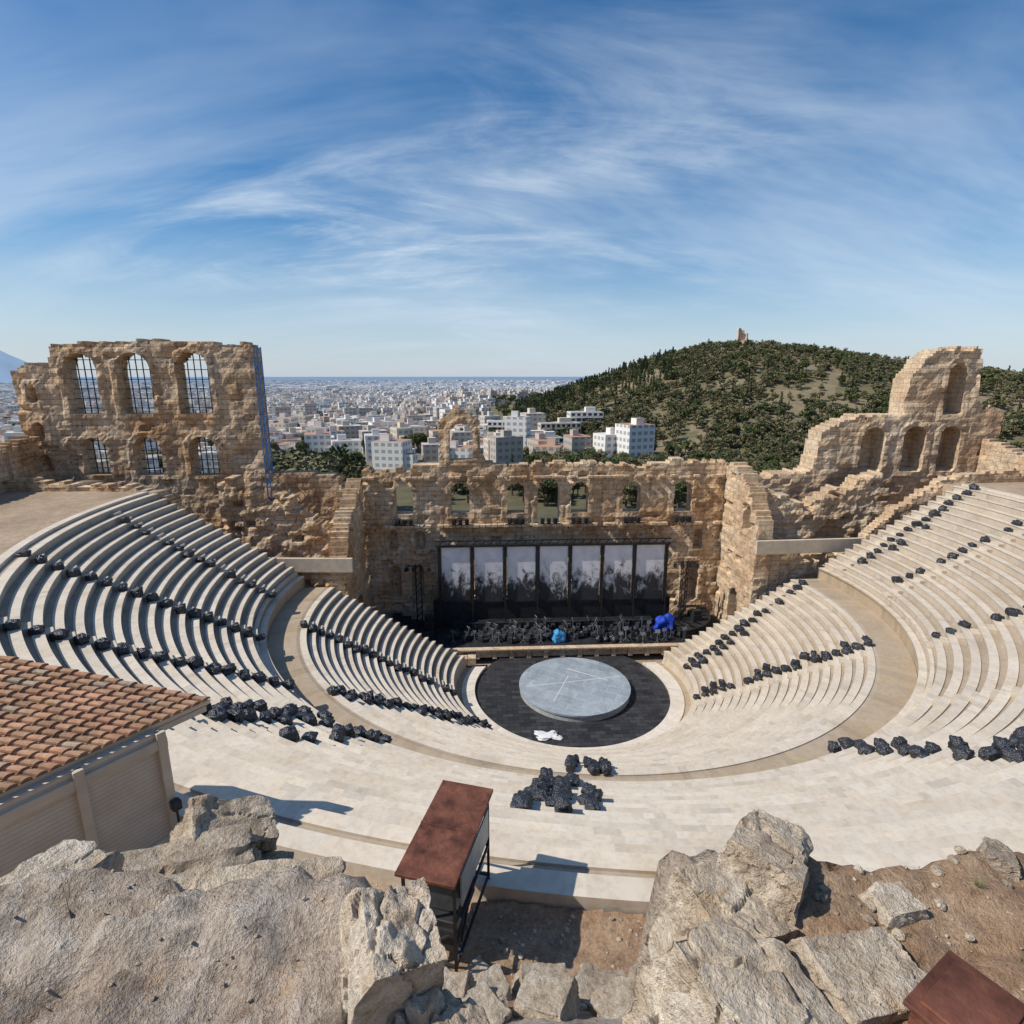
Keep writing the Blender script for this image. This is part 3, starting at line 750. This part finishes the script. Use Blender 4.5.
# ------------------------------------------------------------ foreground terrace
def rock(name,loc,dims,seed,mat,rotz=0,tilt=0,cuts=7,sub=6,amp=.05,parent=None):
    rn=random.Random(seed); bm=bmesh.new(); bmesh.ops.create_icosphere(bm,subdivisions=sub,radius=1.0)
    pl=[]
    for k in range(cuts):
        n=Vector((rn.gauss(0,1),rn.gauss(0,1),rn.gauss(0,.7))).normalized(); pl.append((n,rn.uniform(.62,.85)))
    for ax in ((1,.12,0),(-1,0,.15),(0,1,.1),(.15,-1,.1),(.1,.08,1),(0,0,-1)): pl.append((Vector(ax).normalized(),rn.uniform(.50,.60)))
    off=Vector((seed*1.7,seed*.9,0))
    for q in bm.verts:
        c=q.co.copy()
        for n,dd in pl:
            t=c.dot(n)
            if t>dd: c-=n*(t-dd)
        nn=q.co.normalized()
        k=fr(c.x*1.4+seed,c.y*1.4,c.z*1.4,5)*1.3*amp+fr(c.x*6+seed,c.y*6,c.z*6,5)*amp*.55
        ds,_p=noise.voronoi(c*1.3+off+Vector((fr(c.x*2,c.y*2,c.z*2,3),fr(c.y*2,c.z*2,c.x*2,3),0))*.25); e=ds[1]-ds[0]
        k-=.045*max(0,.06-e)/.06
        k+=(hsh(int(_p[0].x*97),int(_p[0].y*97),seed)-.5)*.09
        c+=nn*k; q.co=Vector((c.x*dims[0],c.y*dims[1],c.z*dims[2]))*1.5
    me=bpy.data.meshes.new(name); bm.to_mesh(me); bm.free(); me.materials.append(mat)
    me.polygons.foreach_set('use_smooth',[True]*len(me.polygons))
    try: me.set_sharp_from_angle(angle=math.radians(35))
    except Exception: pass
    o=link(bpy.data.objects.new(name,me),parent); o.location=loc; o.rotation_euler=(tilt,tilt*.6,rotz); return o
def cliffh(f_,r_):
    nb=.35*fr(f_*.9,r_*.9,1,4); g=.15*fr(f_*1.2,r_*1.2,4,5)+.05*fr(f_*5,r_*5,6,4)
    rg=abs(noise.noise(Vector((f_*1.1+.4*fr(f_*2,r_*2,3,3),r_*.8,5)))); g-=.12*max(0,.09-rg)/.09
    base=19.42+.10*fr(f_*.8,r_*.8,2,4)+max(0,min(5.5,(8.3-f_)*1.05))
    l=sm((3.35+nb-f_-.12*max(0,-r_-3))/.35)*sm((-.62+nb*.5-r_)/.25)
    gr=g if r_<2.0 else g*.6
    rgt=sm((3.9+nb*.5+.04*max(0,r_-2.5)-f_)/.4)*sm((r_-.95+nb*.5)/.3)
    h=base+(27.35+g+.12*r_*-.3-base)*l
    h=h+(27.15+gr-h)*rgt
    return h
v=[];f=[]; f0,f1,r0_,r1_=-1.5,10.2,-7.0,9.0; st=.07
nf=int((f1-f0)/st); nr=int((r1_-r0_)/st); mi=[]
for i in range(nf+1):
    for j in range(nr+1):
        ff=f0+i*st; rr=r0_+j*st; x,y=W(ff,rr); z=cliffh(ff,rr)
        if i in(0,nf) or j in(0,nr): z=15
        if ff>8.0 and (rr<-5.5): z=min(z,19.3)
        v.append((x,y,z+.03*fr(ff*8,rr*8,8,4)))
for i in range(nf):
    for j in range(nr):
        a=i*(nr+1)+j
        x,y=v[a][0],v[a][1]
        if math.hypot(x,y)<41.7: continue
        f.append((a,a+1,a+nr+2,a+nr+1)); rr=r0_+j*st
        mi.append(1 if (rr>1.6 and v[a][2]>26.0) or (v[a][2]<21.2) else 0)
mesh('rocky_terrace_ground',v,f,[M_slab,M_dirt],smooth=True,midx=mi)
def RK(fwd,rt,z,d,seed,mat=M_rock,rz=0,tl=0,**k):
    x,y=W(fwd,rt); return rock('limestone_boulder',(x,y,z),d,seed,mat,rz,tl,**k)
# left side
RK(2.55,-.74,27.22,(.30,.34,.58),21,M_rockp,.3,.2)
RK(2.2,-.42,26.8,(.28,.34,.66),22,M_rockp,.9,.12)
RK(2.75,-1.05,26.75,(.4,.4,.6),29,M_rock,.6,.1)
RK(4.35,-2.62,26.50,(.44,.34,.36),23,M_rockp,.5,.45)
RK(4.0,-2.45,26.1,(.62,.42,.42),28,M_rock,.1,.2)
RK(3.1,-3.2,27.12,(.50,.30,.20),24,M_rockp,1.2,.1)
RK(3.3,-1.75,26.92,(.7,.30,.22),25,M_rockp,.1,.05)
RK(3.6,-2.9,26.4,(1.0,.48,.5),26,M_rock,.4,.0)
RK(2.9,-1.3,26.3,(.55,.5,.75),27,M_rock,.4,.1)
RK(2.3,-1.9,27.15,(.42,.25,.14),41,M_slab,.7,.1)
# right side
RK(2.50,1.22,26.90,(.40,.50,.52),31,M_rockp,.35,.15)
RK(2.25,.95,26.4,(.34,.5,.75),37,M_rockp,.7,.1)
RK(3.40,1.82,27.15,(.42,.32,.28),32,M_rockp,.75,.15)
RK(3.05,1.42,26.9,(.36,.36,.42),39,M_rockp,.2,.1)
RK(2.62,2.02,27.10,(.42,.28,.20),33,M_rockp,.15,.15)
RK(3.35,1.45,26.4,(.42,.38,.5),34,M_rock,.6,.1)
RK(1.95,1.6,27.15,(.32,.28,.22),35,M_rockp,1.6,.1)
RK(3.1,2.55,27.12,(.2,.15,.10),36,M_rockp,.1,.1,sub=5)
RK(3.5,3.6,27.12,(.16,.12,.08),40,M_rock,.9,.1,sub=5)
for k,(ff,rr,s) in enumerate([(8.0,.55,.6),(7.3,1.3,.5),(7.6,-.35,.45),(6.6,.5,.55),(6.7,1.7,.55),(7.2,-1.0,.5),(6.4,-.4,.45),(8.3,1.9,.3),(8.5,-.7,.3),(7.9,2.5,.5)]):
    RK(ff,rr,cliffh(ff,rr)+s*.2,(s*.9,s*.75,s*.5),50+k,M_rock,k*.9,.15,sub=5)
st_=[[],[]]
for k in range(1500):
    ff=R.uniform(.5,4.2); rr=R.uniform(1.6,7); st_[k%2].append((*W(ff,rr),cliffh(ff,rr)-.008,R.choice([.012,.015,.02,.03,.03,.05,.08])*R.uniform(.7,1.3),R.uniform(0,6)))
for k in range(500):
    ff=R.uniform(.5,3.2); rr=R.uniform(-6,-.8); st_[k%2].append((*W(ff,rr),cliffh(ff,rr)-.008,R.choice([.015,.02,.03])*R.uniform(.7,1.3),R.uniform(0,6)))
for k in range(500):
    ff=R.uniform(6.5,10); rr=R.uniform(-5,5); x,y=W(ff,rr)
    if math.hypot(x,y)>41.8: st_[k%2].append((x,y,cliffh(ff,rr)-.01,R.choice([.04,.05,.08,.12])*R.uniform(.6,1.3),R.uniform(0,6)))
SS=empty('scattered_stones')
for k in range(2): instancer('stones_%d'%k,blob_proto('stone',M_rockp if k else M_rock,60+k,(1,.8,.6),2,.3,False,False),st_[k],SS)
def weed_proto():
    v=[];f=[];rn=random.Random(9)
    for k in range(60):
        a=rn.uniform(0,6.3);l=rn.uniform(.4,1);r1=rn.uniform(.1,.5);x,y=.1*math.cos(a),.1*math.sin(a);n=len(v)
        v+=[(x,y,0),(x+.03,y+.02,0),(x+r1*math.cos(a),y+r1*math.sin(a),l)];f.append((n,n+1,n+2))
    return mesh('weed_tuft',v,f,plain('dry_weed',(.22,.23,.10),.9),None)
WD=empty('dry_weeds'); instancer('weed_patch',weed_proto(),[(*W(ff,rr),cliffh(ff,rr)-.01,R.uniform(.04,.10),R.uniform(0,6)) for ff,rr in [(R.uniform(1.5,3.6),R.uniform(2.4,6)) for k in range(50)]],WD)
RB=empty('rusty_metal_box'); x,y=W(2.16,2.27)
b=B(); b.box((x,y,27.36),(.46,.36,.34),.5,0,.05); b.box((x,y,27.55),(.50,.40,.03),.5); b.box((x,y,27.575),(.40,.30,.02),.5)
bevel(b.obj('box_body',M_rust,RB),.008)
b=B(); b.bar((x+.3,y-.05,27.1),(x+.3,y-.05,27.56),.03); b.bar((x+.34,y+.2,27.2),(x-.1,y+.32,27.2),.025); b.obj('mounting_bar',M_metal,RB)
# ------------------------------------------------------------ rusty-roofed stand
KS=empty('rusty_roofed_control_stand'); kx,ky=-9.2,-41.4; kr=-.30; gzk=19.45
def KT(px,py): return (kx+px*math.cos(kr)-py*math.sin(kr), ky+px*math.sin(kr)+py*math.cos(kr))
b=B()
for px,py in ((-.5,-1.05),(.5,-1.05),(-.5,1.05),(.5,1.05)):
    q=KT(px,py); b.bar((q[0],q[1],gzk-.3),(q[0],q[1],21.75),.06)
for z in (19.8,20.6,21.7):
    for (a,c) in (((-.5,-1.05),(.5,-1.05)),((.5,-1.05),(.5,1.05)),((.5,1.05),(-.5,1.05)),((-.5,1.05),(-.5,-1.05))):
        A=KT(*a);C=KT(*c); b.bar((A[0],A[1],z),(C[0],C[1],z),.05)
A=KT(.5,-1.05);C=KT(.5,1.05); b.bar((A[0],A[1],19.8),(C[0],C[1],21.7),.04); A=KT(-.5,-1.05);C=KT(.5,-1.05); b.bar((A[0],A[1],19.8),(C[0],C[1],20.6),.04)
q=KT(0,.1); b.box((q[0],q[1],20.55),(.8,1.5,.08),kr)
b.obj('steel_frame',M_metal,KS)
b=B(); q=KT(0,.2); b.box((q[0],q[1],20.95),(.7,1.1,.75),kr); q=KT(.1,.1); b.box((q[0],q[1],20.15),(.5,.9,.6),kr); q=KT(.1,-.6); b.box((q[0],q[1],20.2),(.6,.5,.7),kr)
bevel(b.obj('equipment_cases',M_metal,KS),.02)
b=B(); q=KT(0,0); b.box((q[0],q[1],21.83),(1.16,2.45,.07),kr,0,0,(.03,'X')); 
q=KT(0,0); b.box((q[0],q[1],21.872),(1.165,.05,.02),kr)
bevel(b.obj('rusty_roof',M_rust,KS),.01)
b=B(); q=KT(.56,0); b.box((q[0],q[1],21.35),(.03,1.7,.7),kr); b.obj('side_panel',plain('grey_panel',(.3,.31,.32),.4),KS)
# ------------------------------------------------------------ tiled-roof building
HB=empty('tile_roofed_stone_house')
E0=Vector((-15.4,-37.7,22.62)); E1=Vector((-21.6,-45.6,22.62)); U=Vector((-5.0,.15,1.25))
ed=(E1-E0); eL=ed.length; ed/=eL
ntile=int(eL/.24); v=[];f=[];cols=[]
rn=random.Random(2)
rows=int(U.length/.36); ud=U.normalized(); nrm=ed.cross(ud).normalized(); 
if nrm.z<0: nrm=-nrm
for i in range(ntile):
    for j in range(rows):
        base=E0+ed*(i*.24)+ud*(j*.36)+ed*rn.uniform(-.008,.008); n=len(v); jit=rn.uniform(-.010,.012)
        for (t,hh,rad) in ((-.03,.035+jit,.098),(.37,.0,.078)):
            for k in range(6):
                a=math.pi*k/5; v.append(tuple(base+ud*t+ed*(.12-rad*math.cos(a))+nrm*(rad*.85*math.sin(a)+hh+.02)))
        c=rn.uniform(.75,1.15); hue=rn.uniform(-.03,.03); cc=(.50*c+hue,.30*c,.19*c)
        if rn.random()<.10: cc=(.48*c,.38*c,.28*c)
        for k in range(5): f.append((n+k,n+k+1,n+6+k+1,n+6+k)); cols.append(cc)
        f.append((n,n+1,n+2,n+3,n+4,n+5)); cols.append((.35*c,.2*c,.13*c))
        n=len(v)
        for t,hh in ((-.02,.02),(.37,0)):
            for k,(o_,h2) in enumerate(((-.06,.03),(0,.0),(.06,.03))): v.append(tuple(base+ud*t+ed*(.24+o_)+nrm*(h2+hh)))
        for k in range(2): f.append((n+k,n+k+1,n+3+k+1,n+3+k)); cols.append(tuple(q*.8 for q in cc))
mesh('clay_roof_tiles',v,f,mat_vc('clay_tiles',.85,.65,1.25,1.5,9,.4,.01),HB,cols=cols,smooth=False)
def quadbox(P,a,b_,h):
    P=Vector(P);a=Vector(a);b_=Vector(b_);h=Vector(h)
    vs=[P,P+a,P+a+b_,P+b_,P+h,P+a+h,P+a+b_+h,P+b_+h]
    return [tuple(q) for q in vs],[(0,3,2,1),(4,5,6,7),(0,1,5,4),(1,2,6,5),(2,3,7,6),(3,0,4,7)]
vv,ff_=quadbox(E0-nrm*.14+Vector((0,0,0)),ed*eL,U,nrm*.135); mesh('roof_deck',vv,ff_,M_cream,HB)
vv,ff_=quadbox(E0-Vector((0,0,.30))+ed*.1-ud*-.03,ed*(eL-.1),ud*.28,Vector((0,0,.14))); mesh('eave_cornice',vv,ff_,M_cream,HB)
Wc=Vector((-16.0,-38.75,19.0)); We=Wc+Vector((ed.x,ed.y,0))*eL
t=NT('lined_stone_wall',.85,.2); p=t.pos(); sp=t.new('ShaderNodeSeparateXYZ'); t.l(p,sp.inputs[0])
g=t.math('FRACT',t.math('DIVIDE',sp.outputs[2],.105)); line_=t.math('LESS_THAN',g,.14)
c=t.ramp(t.noise(1.4,5,.6),[(.3,(.50,.43,.34)),(.7,(.62,.56,.47))]); c=t.mix(t.math('MULTIPLY',line_,.40),c,(.2,.17,.13)); t.bump(t.math('SUBTRACT',1.0,line_),.5,.015); t.col(c)
wd=(We-Wc).normalized(); vv,ff_=quadbox(Wc,We-Wc,Vector((-4.2,.15,0)),Vector((0,0,3.5))); mesh('house_walls',vv,ff_,t.m,HB)
out=Vector((wd.y,-wd.x,0)); 
if out.x<0: out=-out
b=B(); ang=math.atan2(wd.y,wd.x)
for dd in (.12,1.75,3.5,5.4):
    q=Wc+wd*dd+out*.03; b.box((q.x,q.y,20.75),(.2,.16,3.5),ang)
q=Wc+wd*(eL/2)+out*.03; b.box((q.x,q.y,19.5),(eL,.12,.5),ang); b.box((q.x,q.y,22.2),(eL,.12,.25),ang)
bevel(b.obj('wall_pilasters',M_cream,HB),.015)
b=B(); q=Wc+out*.25+wd*.1; b.box((q.x,q.y,20.6),(.2,.2,.24),ang); b.bar((q.x,q.y,20.5),(Wc.x,Wc.y,20.4),.05); b.bar((q.x,q.y,19.3),(q.x,q.y,20.5),.05); bevel(b.obj('outdoor_lamp',M_metal,HB),.02)
# ------------------------------------------------------------ camera
cam=bpy.data.cameras.new('camera'); co=link(bpy.data.objects.new('camera',cam)); scene.camera=co
cam.sensor_width=36; cam.lens=36*570/1024; cam.clip_start=.05; cam.clip_end=60000
co.location=CAM; co.rotation_euler=(math.radians(90-PITCH),0,math.radians(-YAW))
scene.view_settings.view_transform='Standard'; scene.view_settings.look='None'; scene.view_settings.exposure=0
